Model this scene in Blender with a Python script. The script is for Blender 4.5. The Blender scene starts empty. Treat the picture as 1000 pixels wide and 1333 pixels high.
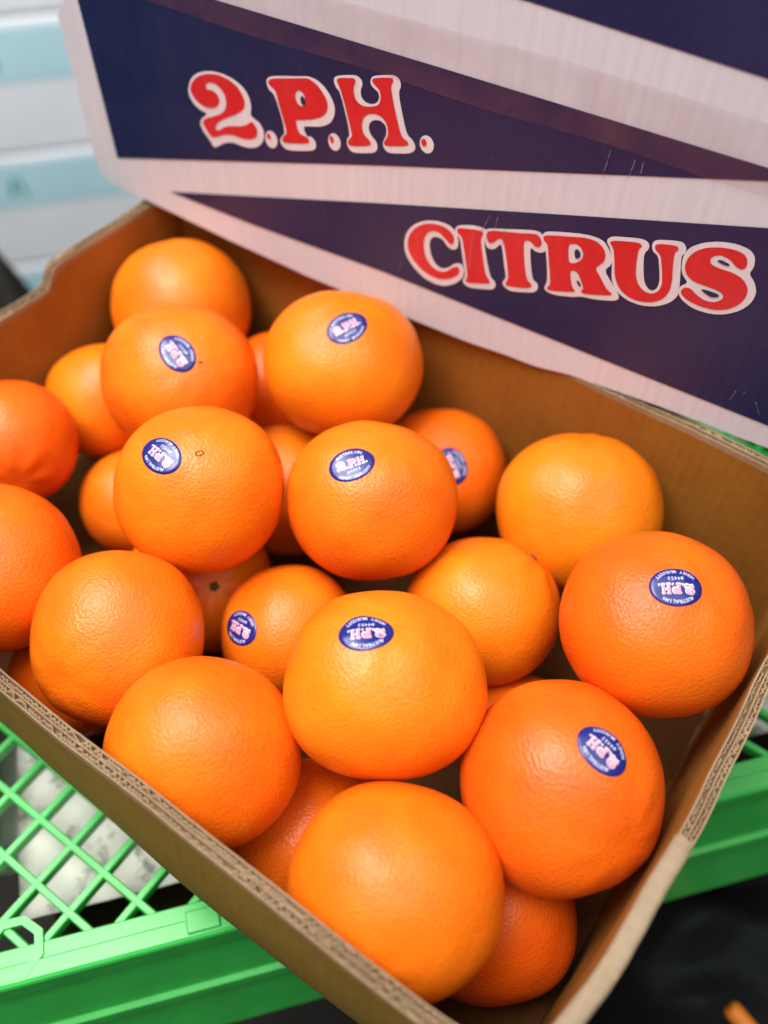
import bpy, bmesh, math, random, json
from mathutils import Vector, Matrix, noise
from mathutils.geometry import tessellate_polygon

SC = bpy.context.scene
COL = SC.collection
random.seed(7)

# ------------------------------------------------------------------ camera
cd = bpy.data.cameras.new('camera'); cam = bpy.data.objects.new('camera', cd); COL.objects.link(cam)
cr, cu, cf = Vector((.815715, .578305, .013123)), Vector((-.468077, .646567, .602374)), Vector((-.339871, .497508, -.798106))
CAMP = Vector((.41513, -.05572, 1.2514))
cam.matrix_world = Matrix(((cr.x, cu.x, -cf.x, CAMP.x), (cr.y, cu.y, -cf.y, CAMP.y), (cr.z, cu.z, -cf.z, CAMP.z), (0, 0, 0, 1)))
cd.sensor_fit = 'HORIZONTAL'; cd.sensor_width = 36.0; cd.lens = 42.604
cd.clip_start = .02; cd.clip_end = 60
cd.dof.use_dof = True; cd.dof.focus_distance = .412; cd.dof.aperture_fstop = 4.8
SC.camera = cam

# ------------------------------------------------------------------ light
w = bpy.data.worlds.new('World'); SC.world = w; w.use_nodes = True
bg = w.node_tree.nodes['Background']; bg.inputs[0].default_value = (.93, .96, 1, 1); bg.inputs[1].default_value = .13
def area(name, loc, target, size, power, col):
    l = bpy.data.lights.new(name, 'AREA'); l.shape = 'RECTANGLE'; l.size, l.size_y = size; l.energy = power; l.color = col
    o = bpy.data.objects.new(name, l); COL.objects.link(o); o.location = loc
    o.rotation_euler = (Vector(target) - Vector(loc)).to_track_quat('-Z', 'Y').to_euler()
area('overhead_lamp', (.40, -.10, 2.45), (.25, .10, .9), (2.4, 2.0), 36, (1, .97, .92))
area('stall_lamp', (-.12, -.25, 2.5), (.25, .15, .9), (.75, .75), 30, (1, .96, .91))
area('carton_fill_light', (-.5, .2, 1.95), (-1.0, .85, .35), (.6, .6), 13, (.93, .97, 1))  # added fill light, no real source, brightens the background cartons
SC.view_settings.view_transform = 'Standard'; SC.view_settings.look = 'None'
SC.view_settings.exposure = 0.02; SC.view_settings.gamma = 1
SC.cycles.use_denoising = True
SC.cycles.max_bounces = 10; SC.cycles.diffuse_bounces = 3

# ------------------------------------------------------------------ materials
def lin(c): return tuple(((v/255)/12.92 if v/255 <= .04045 else ((v/255+.055)/1.055)**2.4) for v in c) + (1,)
class NT:
    def __init__(s, name):
        s.m = bpy.data.materials.new(name); s.m.use_nodes = True; s.t = s.m.node_tree; s.b = s.t.nodes['Principled BSDF']
    def n(s, typ, **k):
        x = s.t.nodes.new(typ)
        for a, v in k.items():
            if a.startswith('i_'):
                key = a[2:]; key = int(key) if key.isdigit() else key.replace('_', ' ')
                x.inputs[key].default_value = v
            else: setattr(x, a, v)
        return x
    def l(s, a, b): s.t.links.new(a, b)
    def coord(s, scale=(1, 1, 1)):
        tc = s.n('ShaderNodeTexCoord'); mp = s.n('ShaderNodeMapping'); mp.inputs['Scale'].default_value = scale
        s.l(tc.outputs['Object'], mp.inputs[0]); return mp.outputs[0]
    def noise(s, vec, scale, detail=3, rough=.55):
        x = s.n('ShaderNodeTexNoise'); x.inputs['Scale'].default_value = scale; x.inputs['Detail'].default_value = detail; x.inputs['Roughness'].default_value = rough
        s.l(vec, x.inputs['Vector']); return x.outputs['Fac']
    def ramp(s, fac, stops):
        r = s.n('ShaderNodeValToRGB'); e = r.color_ramp.elements
        while len(e) < len(stops): e.new(.5)
        for q, (p, c) in zip(e, stops): q.position = p; q.color = c
        s.l(fac, r.inputs[0]); return r.outputs[0]
    def mix(s, fac, a, b, typ='MIX'):
        x = s.n('ShaderNodeMix', data_type='RGBA', blend_type=typ)
        for sock, v in ((x.inputs[0], fac), (x.inputs[6], a), (x.inputs[7], b)):
            if isinstance(v, (int, float)): sock.default_value = v
            elif isinstance(v, tuple): sock.default_value = v
            else: s.l(v, sock)
        return x.outputs[2]
    def bump(s, h, strength, dist, prev=None):
        b = s.n('ShaderNodeBump'); b.inputs['Strength'].default_value = strength; b.inputs['Distance'].default_value = dist
        s.l(h, b.inputs['Height'])
        if prev is not None: s.l(prev, b.inputs['Normal'])
        return b.outputs[0]
    def done(s, col=None, rough=.6, spec=.4, nrm=None):
        if col is not None:
            if isinstance(col, tuple): s.b.inputs['Base Color'].default_value = col
            else: s.l(col, s.b.inputs['Base Color'])
        if isinstance(rough, (int, float)): s.b.inputs['Roughness'].default_value = rough
        else: s.l(rough, s.b.inputs['Roughness'])
        s.b.inputs['Specular IOR Level'].default_value = spec
        if nrm is not None: s.l(nrm, s.b.inputs['Normal'])
        return s.m

def peel_material(name, a, b):
    k = NT(name); oi = k.n('ShaderNodeObjectInfo'); tc = k.n('ShaderNodeTexCoord')
    sc_ = k.n('ShaderNodeVectorMath', operation='SCALE'); sc_.inputs[0].default_value = (3.1, 1.7, 2.3); k.l(oi.outputs['Random'], sc_.inputs['Scale'])
    ad = k.n('ShaderNodeVectorMath', operation='ADD'); k.l(tc.outputs['Object'], ad.inputs[0]); k.l(sc_.outputs[0], ad.inputs[1]); v = ad.outputs[0]
    big = k.noise(v, 20, 3); fine = k.noise(v, 420, 3, .6)
    col = k.mix(k.ramp(big, [(.36, (0, 0, 0, 1)), (.66, (1, 1, 1, 1))]), a, b)
    # each fruit a little paler or redder than the next
    hs = k.n('ShaderNodeHueSaturation'); mr = k.n('ShaderNodeMapRange'); mr.inputs['To Min'].default_value = .494; mr.inputs['To Max'].default_value = .506
    k.l(oi.outputs['Random'], mr.inputs['Value']); k.l(mr.outputs[0], hs.inputs['Hue']); k.l(col, hs.inputs['Color']); col = hs.outputs[0]
    vo = k.n('ShaderNodeTexVoronoi'); vo.inputs['Scale'].default_value = 640; vo.inputs['Randomness'].default_value = 1; k.l(v, vo.inputs['Vector'])
    pit = k.ramp(vo.outputs['Distance'], [(.0, (.70, .58, .5, 1)), (.34, (1, 1, 1, 1))])
    col = k.mix(k.ramp(k.noise(v, 45, 2), [(.35, (.35,)*3+(1,)), (.65, (.85,)*3+(1,))]), col, pit, 'MULTIPLY')
    spk = k.ramp(k.noise(v, 150, 2), [(.0, (.55, .45, .35, 1)), (.22, (.9, .88, .85, 1)), (.36, (1, 1, 1, 1))])
    col = k.mix(.6, col, spk, 'MULTIPLY')
    # rub marks: pale, matt patches; and a few brown flecks
    rub = k.ramp(k.noise(v, 55, 5, .75), [(.66, (0, 0, 0, 1)), (.76, (.38,)*3+(1,))])
    col = k.mix(rub, col, (.80, .36, .08, 1))
    v2 = k.n('ShaderNodeTexVoronoi'); v2.inputs['Scale'].default_value = 62; k.l(v, v2.inputs['Vector'])
    dot = k.ramp(v2.outputs['Distance'], [(.03, (1, 1, 1, 1)), (.065, (0, 0, 0, 1))]); few = k.ramp(v2.outputs['Color'], [(.70, (0, 0, 0, 1)), (.72, (.85,)*3+(1,))])
    col = k.mix(k.mix(1.0, dot, few, 'MULTIPLY'), col, (.16, .06, .012, 1))
    n1 = k.bump(k.noise(v, 70, 2), .05, .0016)
    n2 = k.bump(fine, .11, .0006, n1)
    n3 = k.bump(vo.outputs['Distance'], .40, .0005, n2)
    return k.done(col, k.ramp(k.noise(v, 90, 3), [(.3, (.29,)*3+(1,)), (.7, (.44,)*3+(1,))]), .33, n3)
PEELS = [peel_material('orange_peel', (.80, .143, .004, 1), (.84, .200, .006, 1)),
         peel_material('orange_peel_deep', (.78, .104, .004, 1), (.81, .145, .005, 1)),
         peel_material('orange_peel_golden', (.82, .185, .005, 1), (.86, .245, .008, 1))]

def kraft(name, base, dark, fscale=(60, 60, 900)):
    k = NT(name); v = k.coord(); v2 = k.coord((1, 1, .06))
    f1 = k.noise(v, 14, 4, .6); f2 = k.noise(v2, 420, 3, .7); f3 = k.noise(v, 900, 2, .7)
    col = k.mix(k.ramp(f1, [(.3, (0, 0, 0, 1)), (.72, (1, 1, 1, 1))]), dark, base)
    col = k.mix(.35, col, k.ramp(f2, [(.3, (.72, .7, .68, 1)), (.7, (1, 1, 1, 1))]), 'MULTIPLY')
    col = k.mix(.4, col, k.ramp(f3, [(.3, (.8, .78, .75, 1)), (.65, (1, 1, 1, 1))]), 'MULTIPLY')
    st_ = k.ramp(k.noise(v, 7, 5, .7), [(.55, (1, 1, 1, 1)), (.72, (.66, .60, .52, 1))])
    col = k.mix(.8, col, st_, 'MULTIPLY')
    nb = k.bump(f2, .25, .0006, k.bump(f3, .3, .0003))
    for ax_ in 'XY':                       # washboard of the fluting under the liner
        wv_ = k.n('ShaderNodeTexWave', wave_type='BANDS', bands_direction=ax_); wv_.inputs['Scale'].default_value = 50; wv_.inputs['Distortion'].default_value = .8; wv_.inputs['Detail'].default_value = 2
        k.l(v, wv_.inputs['Vector']); nb = k.bump(wv_.outputs['Fac'], .09, .0008, nb)
        col = k.mix(.035, col, wv_.outputs['Color'], 'MULTIPLY')
    nb = k.bump(k.noise(v, 20, 4, .65), .35, .003, nb)
    return k.done(col, .78, .22, nb)
KRAFT_IN = kraft('kraft_inside', (.40, .165, .020, 1), (.29, .11, .013, 1))
KRAFT_OUT = kraft('kraft_outside', (.36, .21, .035, 1), (.26, .15, .024, 1))
KRAFT_EDGE = kraft('kraft_edge', (.44, .31, .19, 1), (.27, .175, .10, 1))
KRAFT_CORE = kraft('kraft_core', (.23, .14, .075, 1), (.14, .08, .04, 1))
KRAFT_BASE_SHADED = kraft('kraft_base_shaded', (.17, .065, .012, 1), (.11, .04, .007, 1))  # shade of the gaps between the fruit, put into the board's colour
PAPER_EDGE = kraft('pale_edge_paper', (.40, .31, .21, 1), (.24, .17, .105, 1))

def printed(name, base, wear, wearamt=.35, rough=.42):
    k = NT(name); v = k.coord(); vs = k.coord((1, 1, .035))
    flu = k.noise(vs, 300, 2, .5); sm = k.noise(v, 9, 4, .65); fi = k.noise(v, 1100, 2, .7)
    wav = k.n('ShaderNodeTexWave', wave_type='BANDS', bands_direction='X'); wav.inputs['Scale'].default_value = 48; wav.inputs['Distortion'].default_value = .6
    k.l(v, wav.inputs['Vector'])
    col = k.mix(k.ramp(sm, [(.45, (0, 0, 0, 1)), (.85, (wearamt,)*3 + (1,))]), base, wear)
    sp = k.ramp(k.noise(k.coord((1, 1, .25)), 500, 3, .8), [(.62, (0, 0, 0, 1)), (.76, (.55,)*3 + (1,))])
    col = k.mix(sp, col, wear)
    col = k.mix(.35, col, k.ramp(flu, [(.3, (.78,)*3 + (1,)), (.7, (1, 1, 1, 1))]), 'MULTIPLY')
    return k.done(col, k.ramp(sm, [(.3, (rough-.08,)*3+(1,)), (.7, (rough+.12,)*3+(1,))]), .45, k.bump(wav.outputs['Fac'], .10, .0006, k.bump(fi, .2, .0002)))
LIDWHITE = printed('lid_white', (.73, .74, .82, 1), (.64, .61, .66, 1), .6)
NAVY = printed('lid_navy', (.011, .021, .085, 1), (.05, .055, .13, 1), .4)
RED = printed('lid_red', (.68, .022, .028, 1), (.74, .10, .11, 1), .4)
WHITEINK = printed('lid_white_ink', (.80, .78, .84, 1), (.72, .65, .70, 1), .5)
SCUFF = printed('lid_scuff', (.30, .25, .32, 1), (.2, .16, .24, 1), .6)
def tape_material():
    k = NT('packing_tape'); k.b.inputs['Alpha'].default_value = .26
    v = k.coord(); f = k.noise(v, 30, 4, .6)
    col = k.ramp(f, [(.3, (.26, .06, .07, 1)), (.7, (.42, .18, .16, 1))])
    k.l(k.ramp(f, [(.3, (.06,)*3+(1,)), (.75, (.22,)*3+(1,))]), k.b.inputs['Alpha'])
    return k.done(col, .22, .5, k.bump(k.noise(v, 60, 3), .2, .001))
TAPE = tape_material()
def plain(name, col, rough=.5, spec=.4, nscale=40, namt=.25, bumpd=.0006):
    k = NT(name); v = k.coord(); f = k.noise(v, nscale, 4, .6)
    c = k.mix(namt, col, k.ramp(f, [(.3, (.45, .45, .45, 1)), (.7, (1, 1, 1, 1))]), 'MULTIPLY')
    return k.done(c, rough, spec, k.bump(f, .25, bumpd))
STICKB = plain('sticker_blue', (.012, .018, .17, 1), .24, .5, 300, .1, .0001)
STICKW = plain('sticker_white', (.55, .56, .74, 1), .35, .4, 300, .05, .0001)
STICKP = plain('sticker_pink', (.80, .66, .74, 1), .35, .4, 300, .05, .0001)
STICKR = plain('sticker_red', (.70, .27, .38, 1), .35, .4, 300, .05, .0001)
SCAR = plain('scar_brown', (.20, .085, .015, 1), .8, .2, 900, .4)
CALYX = plain('calyx_green', (.10, .10, .03, 1), .8, .2, 900, .5)
GREEN = plain('crate_green', (.045, .53, .085, 1), .33, .55, 30, .4, .0004)
PAPERW = None
def newspaper():
    k = NT('newspaper'); v = k.coord(); f = k.noise(v, 16, 5, .7)
    br = k.n('ShaderNodeTexBrick'); br.inputs['Scale'].default_value = 30; br.inputs['Color1'].default_value = (.5, .5, .47, 1); br.inputs['Color2'].default_value = (.8, .8, .76, 1)
    br.inputs['Mortar'].default_value = (.78, .79, .72, 1); br.inputs['Mortar Size'].default_value = .06; br.inputs['Row Height'].default_value = .07
    k.l(v, br.inputs['Vector'])
    col = k.mix(k.ramp(f, [(.46, (0, 0, 0, 1)), (.56, (.9,)*3+(1,))]), (.76, .78, .69, 1), br.outputs['Color'])
    col = k.mix(.9, col, k.ramp(k.noise(v, 34, 4, .75), [(.36, (.25, .28, .25, 1)), (.48, (1, 1, 1, 1))]), 'MULTIPLY')
    return k.done(col, .8, .2, k.bump(f, .4, .0012))
PAPERW = newspaper()
BROWN = plain('dark_brown_board', (.085, .05, .025, 1), .8, .2, 25, .6)
BLACK = plain('black_plastic', (.010, .011, .013, 1), .42, .4, 18, .4, .01)
CYAN = plain('carton_cyan', (.54, .82, .92, 1), .6, .3, 12, .15)
FOAM = plain('carton_white', (.86, .90, .96, 1), .7, .3, 12, .12)
TEAL = plain('carton_teal_ink', (.04, .36, .33, 1), .6, .3, 30, .2)
SACKM = plain('dark_sack', (.055, .05, .045, 1), .8, .2, 30, .5, .004)
ORSTICK = plain('orange_plastic', (.75, .22, .015, 1), .4, .4, 60, .2)
LEAF = plain('leaf_green', (.10, .32, .10, 1), .5, .4, 200, .3)
FLOORM = plain('floor_concrete', (.030, .027, .024, 1), .85, .2, 6, .7, .01)

# ------------------------------------------------------------------ helpers
def mesh(name, verts, faces, mat, parent=None, smooth=False, shared=None):
    me = bpy.data.meshes.new(name); me.from_pydata([tuple(v) for v in verts], [], faces); me.update()
    if smooth: me.polygons.foreach_set('use_smooth', [True]*len(me.polygons))
    me.materials.append(mat)
    o = bpy.data.objects.new(name, me); COL.objects.link(o)
    if parent is not None: o.parent = parent
    return o
def empty(name, loc, label, cat, group=None):
    o = bpy.data.objects.new(name, None); COL.objects.link(o); o.location = loc; o.empty_display_size = .02
    tag(o, label, cat, group); return o
def tag(o, label=None, cat=None, group=None, kind=None):
    if label: o['label'] = label
    if cat: o['category'] = cat
    if group: o['group'] = group
    if kind: o['kind'] = kind
    return o
class MB:
    def __init__(s): s.v = []; s.f = []
    def add(s, vs, fs):
        b = len(s.v); s.v += [Vector(q) for q in vs]; s.f += [tuple(b+i for i in q) for q in fs]; return s
    def grid(s, rows, closed_u=False, closed_v=False):
        n = len(rows); m = len(rows[0]); fs = []
        for i in range(n - (0 if closed_v else 1)):
            for j in range(m - (0 if closed_u else 1)):
                a = i*m+j; b = i*m+(j+1) % m; c = ((i+1) % n)*m+(j+1) % m; d = ((i+1) % n)*m+j
                fs.append((a, b, c, d))
        return s.add([q for r in rows for q in r], fs)
    def box(s, o, a, b, c):
        o, a, b, c = map(Vector, (o, a, b, c))
        vs = [o, o+a, o+a+b, o+b, o+c, o+a+c, o+a+b+c, o+b+c]
        return s.add(vs, [(3, 2, 1, 0), (4, 5, 6, 7), (0, 1, 5, 4), (1, 2, 6, 5), (2, 3, 7, 6), (3, 0, 4, 7)])
    def build(s, name, mat, parent=None, smooth=False): return mesh(name, s.v, s.f, mat, parent, smooth)
def bevel(o, width, seg=2):
    bm = bmesh.new(); bm.from_mesh(o.data); bmesh.ops.remove_doubles(bm, verts=bm.verts, dist=1e-6)
    bmesh.ops.recalc_face_normals(bm, faces=bm.faces)
    bmesh.ops.bevel(bm, geom=list(bm.edges), offset=width, segments=seg, affect='EDGES', profile=.6)
    bm.to_mesh(o.data); bm.free(); return o
def chaikin(p, n=2):
    p = [Vector(q) for q in p]
    for _ in range(n):
        q = []
        for i in range(len(p)):
            a, b = p[i], p[(i+1) % len(p)]; q += [a*.78+b*.22, a*.22+b*.78]
        p = q
    return p
def tess(loops):
    loops = [[Vector((q[0], q[1], 0)) for q in l] for l in loops]
    tris = tessellate_polygon(loops); vs = [q for l in loops for q in l]
    out = []
    for t in tris:
        a, b, c = (vs[i] for i in t)
        out.append(tuple(t) if (b-a).cross(c-a).z > 0 else tuple(reversed(t)))
    return vs, out

# ------------------------------------------------------------------ setting
fl = mesh('floor', [(-6, -6, -.151), (6, -6, -.151), (6, 6, -.151), (-6, 6, -.151)], [(0, 1, 2, 3)], FLOORM); tag(fl, kind='structure')

RIM = .90; BL, BW, BH = .4434, .300, .1439; WT = .007; ZB = RIM - BH
# ------------------------------------------------------------------ cardboard box
box = empty('cardboard_box', (.22, .15, ZB-.006), 'open brown corrugated cardboard box filled with oranges, standing on green crate', 'box')
def rel(v, o): return Vector(v) - Vector(o.location)
def wall(label, fin, nrm, M=9, N=56, edge_mat=KRAFT_EDGE, seed=0, e0=0, e1=0):
    """fin(u, v): inner surface, u along, v 0 bottom .. 1 rim; nrm(u): outward unit vector"""
    def P(u, v, d):
        q = Vector(fin(u, v)); wv = .0011*noise.noise(Vector((u*9+seed, v*3, seed)))
        return q + Vector(nrm(u))*(d+wv) - Vector(box.location)
    b = MB(); us = [i/N for i in range(N+1)]; us[0] -= e0; us[-1] += e1
    top = .976
    rin = [[P(u, top*j/M, 0) for u in us] for j in range(M+1)]; rout = [[P(u, top*j/M, WT) for u in us] for j in range(M+1)]
    b.grid(rin); b.grid([list(r) for r in reversed(rout)])
    b.grid([rin[-1], rout[-1]]); b.grid([rout[0], rin[0]])
    for k in (0, -1): b.add([rin[j][k] for j in range(M+1)] + [rout[j][k] for j in range(M+1)], [(j, j+1, M+2+j, M+1+j) for j in range(M)])
    bm_o = b.build('wall_panel', KRAFT_IN, box, True)
    me = bm_o.data; me.materials.append(KRAFT_OUT); me.materials.append(KRAFT_CORE)
    nf = M*N
    for i, p in enumerate(me.polygons):
        p.material_index = 0 if i < nf else (1 if i < 2*nf else (2 if i < 2*nf+N else 1))
    if label: bm_o['label'] = label
    # corrugated rim: three paper liners with two rows of fluting between them
    L = MB(); NN = N*3; uu = [-e0 + (1+e0+e1)*i/NN for i in range(NN+1)]
    for k, (d0, d1) in enumerate(((.0002, .0008), (.0032, .0037), (.0062, .0068))):
        rows = []
        for d, v in ((d0, .955), (d0, 1), (d1, 1), (d1, .955)):
            rows.append([P(u, v, d) + Vector((0, 0, (.0009*noise.noise(Vector((u*70+seed*3, k*5, 1))) + .0006*noise.noise(Vector((u*240, k, seed)))) if v == 1 else 0)) for u in uu])
        L.grid(rows)
    L.build('paper_liner', edge_mat, bm_o)
    Fm = MB(); length = (Vector(fin(1, 1)) - Vector(fin(0, 1))).length * (1+e0+e1); nw = int(length/.0062); ns = nw*8
    for (c, amp) in ((.00185, .0012), (.0051, .00125)):
        r0, r1, r2, r3 = [], [], [], []
        for i in range(ns+1):
            u = -e0 + (1+e0+e1)*i/ns; jit = 1+.25*noise.noise(Vector((u*30+seed, c*900, 2)))
            crush = max(0, min(1, .55+1.5*noise.noise(Vector((u*11+seed*2, c*700, 9)))))
            d = c + amp*(.45+.55*crush)*math.sin(2*math.pi*i/8*jit + 2*noise.noise(Vector((u*14+seed, c*999, 5))))
            zz = -.0004 - .0016*(1-crush) + .0009*noise.noise(Vector((u*90, c*500+seed, 3)))
            zv = Vector((0, 0, zz)); r0.append(P(u, .955, d-.00026)); r1.append(P(u, 1, d-.00026) + zv); r2.append(P(u, 1, d+.00026) + zv); r3.append(P(u, .955, d+.00026))
        Fm.grid([r0, r1, r2, r3])
    Fm.build('fluting', edge_mat, bm_o, True)
    return bm_o
def zz(v, drop=0): return ZB + (BH-drop)*v
# front wall leans out and bulges under the weight of the fruit
def f_front(u, v):
    x = BL*u; bul = .0088*math.sin(math.pi*min(1, max(0, v))**.9)*math.exp(-((x-.30)/.16)**2)
    lift = .007*max(0, (u-.90)/.10)**2
    return (x, .0075*(1-v) - .001 - bul + lift*v, zz(v))
def f_back(u, v): return (BL*u, BW + .0015*math.sin(math.pi*u)*v, zz(v))
def f_left(u, v):
    y = -WT + (BW+2*WT)*u; s = min(1, max(0, (.198-y)/.010)); s = s*s*(3-2*s)
    return (-.003*v*math.sin(math.pi*u) - .002*s*v, y, zz(v, .0125*s))
def f_right(u, v):
    y = -WT + (BW+2*WT)*u; k = max(0, (.10-y)/.10)
    return (BL + v*(.003*math.sin(math.pi*u) - .0075*k*k), y, zz(v))
wall('outer side kraft brown wall nearest the green lattice', f_front, lambda u: (0, -1, 0), seed=1)
wall(None, f_back, lambda u: (0, 1, 0), seed=2)
wall('wall panel with a hand cut-out step in its rim', f_left, lambda u: (-1, 0, 0), seed=3)
rw = wall(None, f_right, lambda u: (1, 0, 0), seed=4)
bp_ = MB().box(rel((.0003, .0085, ZB-.0055), box), (BL-.0006, 0, 0), (0, BW-.009, 0), (0, 0, .0054)).build('base_panel', KRAFT_BASE_SHADED, box)
# pale paper strip folded over the near part of the right rim
pr = MB(); rows = []
for d, v, h in ((-.0004, .965, 0), (-.0005, .99, 0), (-.0001, 1, .0006), (.002, 1, .0013), (.005, 1, .0013), (.0070, 1, .0006), (.0076, .98, 0), (.0076, .86, 0)):
    r = []
    for i in range(41):
        u = .004 + (.345)*i/40 + (.012*noise.noise(Vector((v*9, d*400, 1))) if i == 40 else 0)
        q = Vector(f_right(u, v)); wv = .0011*noise.noise(Vector((u*9+4, v*3, 4)))
        r.append(rel(q + Vector((d+wv, 0, h + .0012*noise.noise(Vector((u*40, d*300, 7))))), box))
    rows.append(r)
pr.grid(rows); po = pr.build('edge_paper', PAPER_EDGE, rw, True)
for p in (po,): p['label'] = 'pale paper strip folded over the rim'

# ------------------------------------------------------------------ oranges
O = {
 1:(0.0421,0.2513,0.8548,0.0434),
 2:(0.1066,0.1863,0.8788,0.0437),
 3:(0.1776,0.2465,0.8832,0.0437),
 4:(0.0363,0.1786,0.8239,0.0384),
 5:(0.0372,0.1092,0.8480,0.0384),
 6:(0.1088,0.0407,0.8619,0.0424),
 7:(0.0942,0.1414,0.8003,0.0374),
 8:(0.1722,0.1310,0.8819,0.0431),
 9:(0.2451,0.1815,0.8739,0.0436),
 12:(0.2408,0.2626,0.8157,0.0409),
 13:(0.3312,0.2589,0.8504,0.0441),
 14:(0.3177,0.1808,0.8343,0.0406),
 15:(0.3984,0.1928,0.8851,0.0434),
 16:(0.2392,0.1152,0.8250,0.0381),
 17:(0.1865,0.0507,0.8566,0.0418),
 18:(0.3142,0.0959,0.8825,0.0437),
 19:(0.2629,0.0293,0.8655,0.0415),
 20:(0.3652,0.0313,0.8632,0.0420),
 21:(0.3987,0.1078,0.8666,0.0438),
 23:(0.3990,0.0626,0.8005,0.0394),
 22:(0.3111,0.0384,0.8023,0.0414),
 10:(0.1157,0.2615,0.8107,0.0417),
 11:(0.1671,0.1994,0.8075,0.0419),
 24:(0.3660,0.1480,0.7925,0.0360),
 25:(0.1500,0.0385,0.7995,0.0355),
 26:(0.1672,0.1198,0.8017,0.0409),
}
STICK = {2: [[0.3659, -0.2574, 0.8943], [-0.8891, 0.1872, 0.4177]], 3: [[0.2301, -0.1813, 0.9561], [0.378, 0.922, 0.0838]], 8: [[-0.0874, -0.3626, 0.9278], [-0.9896, 0.1384, -0.0392]], 9: [[-0.0767, -0.2918, 0.9534], [0.608, 0.7442, 0.2767]], 12: [[0.3848, -0.4147, 0.8246], [-0.7603, 0.3641, 0.5379]], 15: [[0.0444, -0.1447, 0.9885], [-0.8104, -0.5838, -0.0491]], 16: [[-0.3123, -0.6356, 0.706], [-0.9346, 0.0723, -0.3483]], 18: [[-0.1917, -0.0561, 0.9799], [-0.7234, -0.6666, -0.1797]], 21: [[0.2028, 0.0843, 0.9756], [-0.9697, 0.1559, 0.1881]]}
POLE = {8: [0.2669, -0.0971, 0.9588], 14: [0.2362, 0.826, 0.5118], 5: [0.8223, -0.5462, 0.1599], 26: [0.6154, -0.2288, 0.7543], 2: [0.6264, -0.1335, 0.768]}
SQUAT = {1: (1.036, 0.995), 2: (1.023, 0.982), 3: (1.071, 0.958), 4: (0.977, 0.958), 5: (0.962, 0.943), 6: (1.04, 1.019), 7: (0.928, 0.91), 8: (1.017, 0.997), 9: (1.031, 0.99), 12: (0.999, 0.979), 13: (1.041, 1.0), 14: (1.002, 0.983), 15: (1.021, 0.992), 16: (0.961, 0.942), 17: (0.986, 1.045), 18: (1.045, 0.972), 19: (1.04, 1.02), 20: (1.054, 0.982), 21: (0.991, 1.025), 23: (1.02, 0.96)}    # measured width and height of each fruit relative to its mean radius
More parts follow.
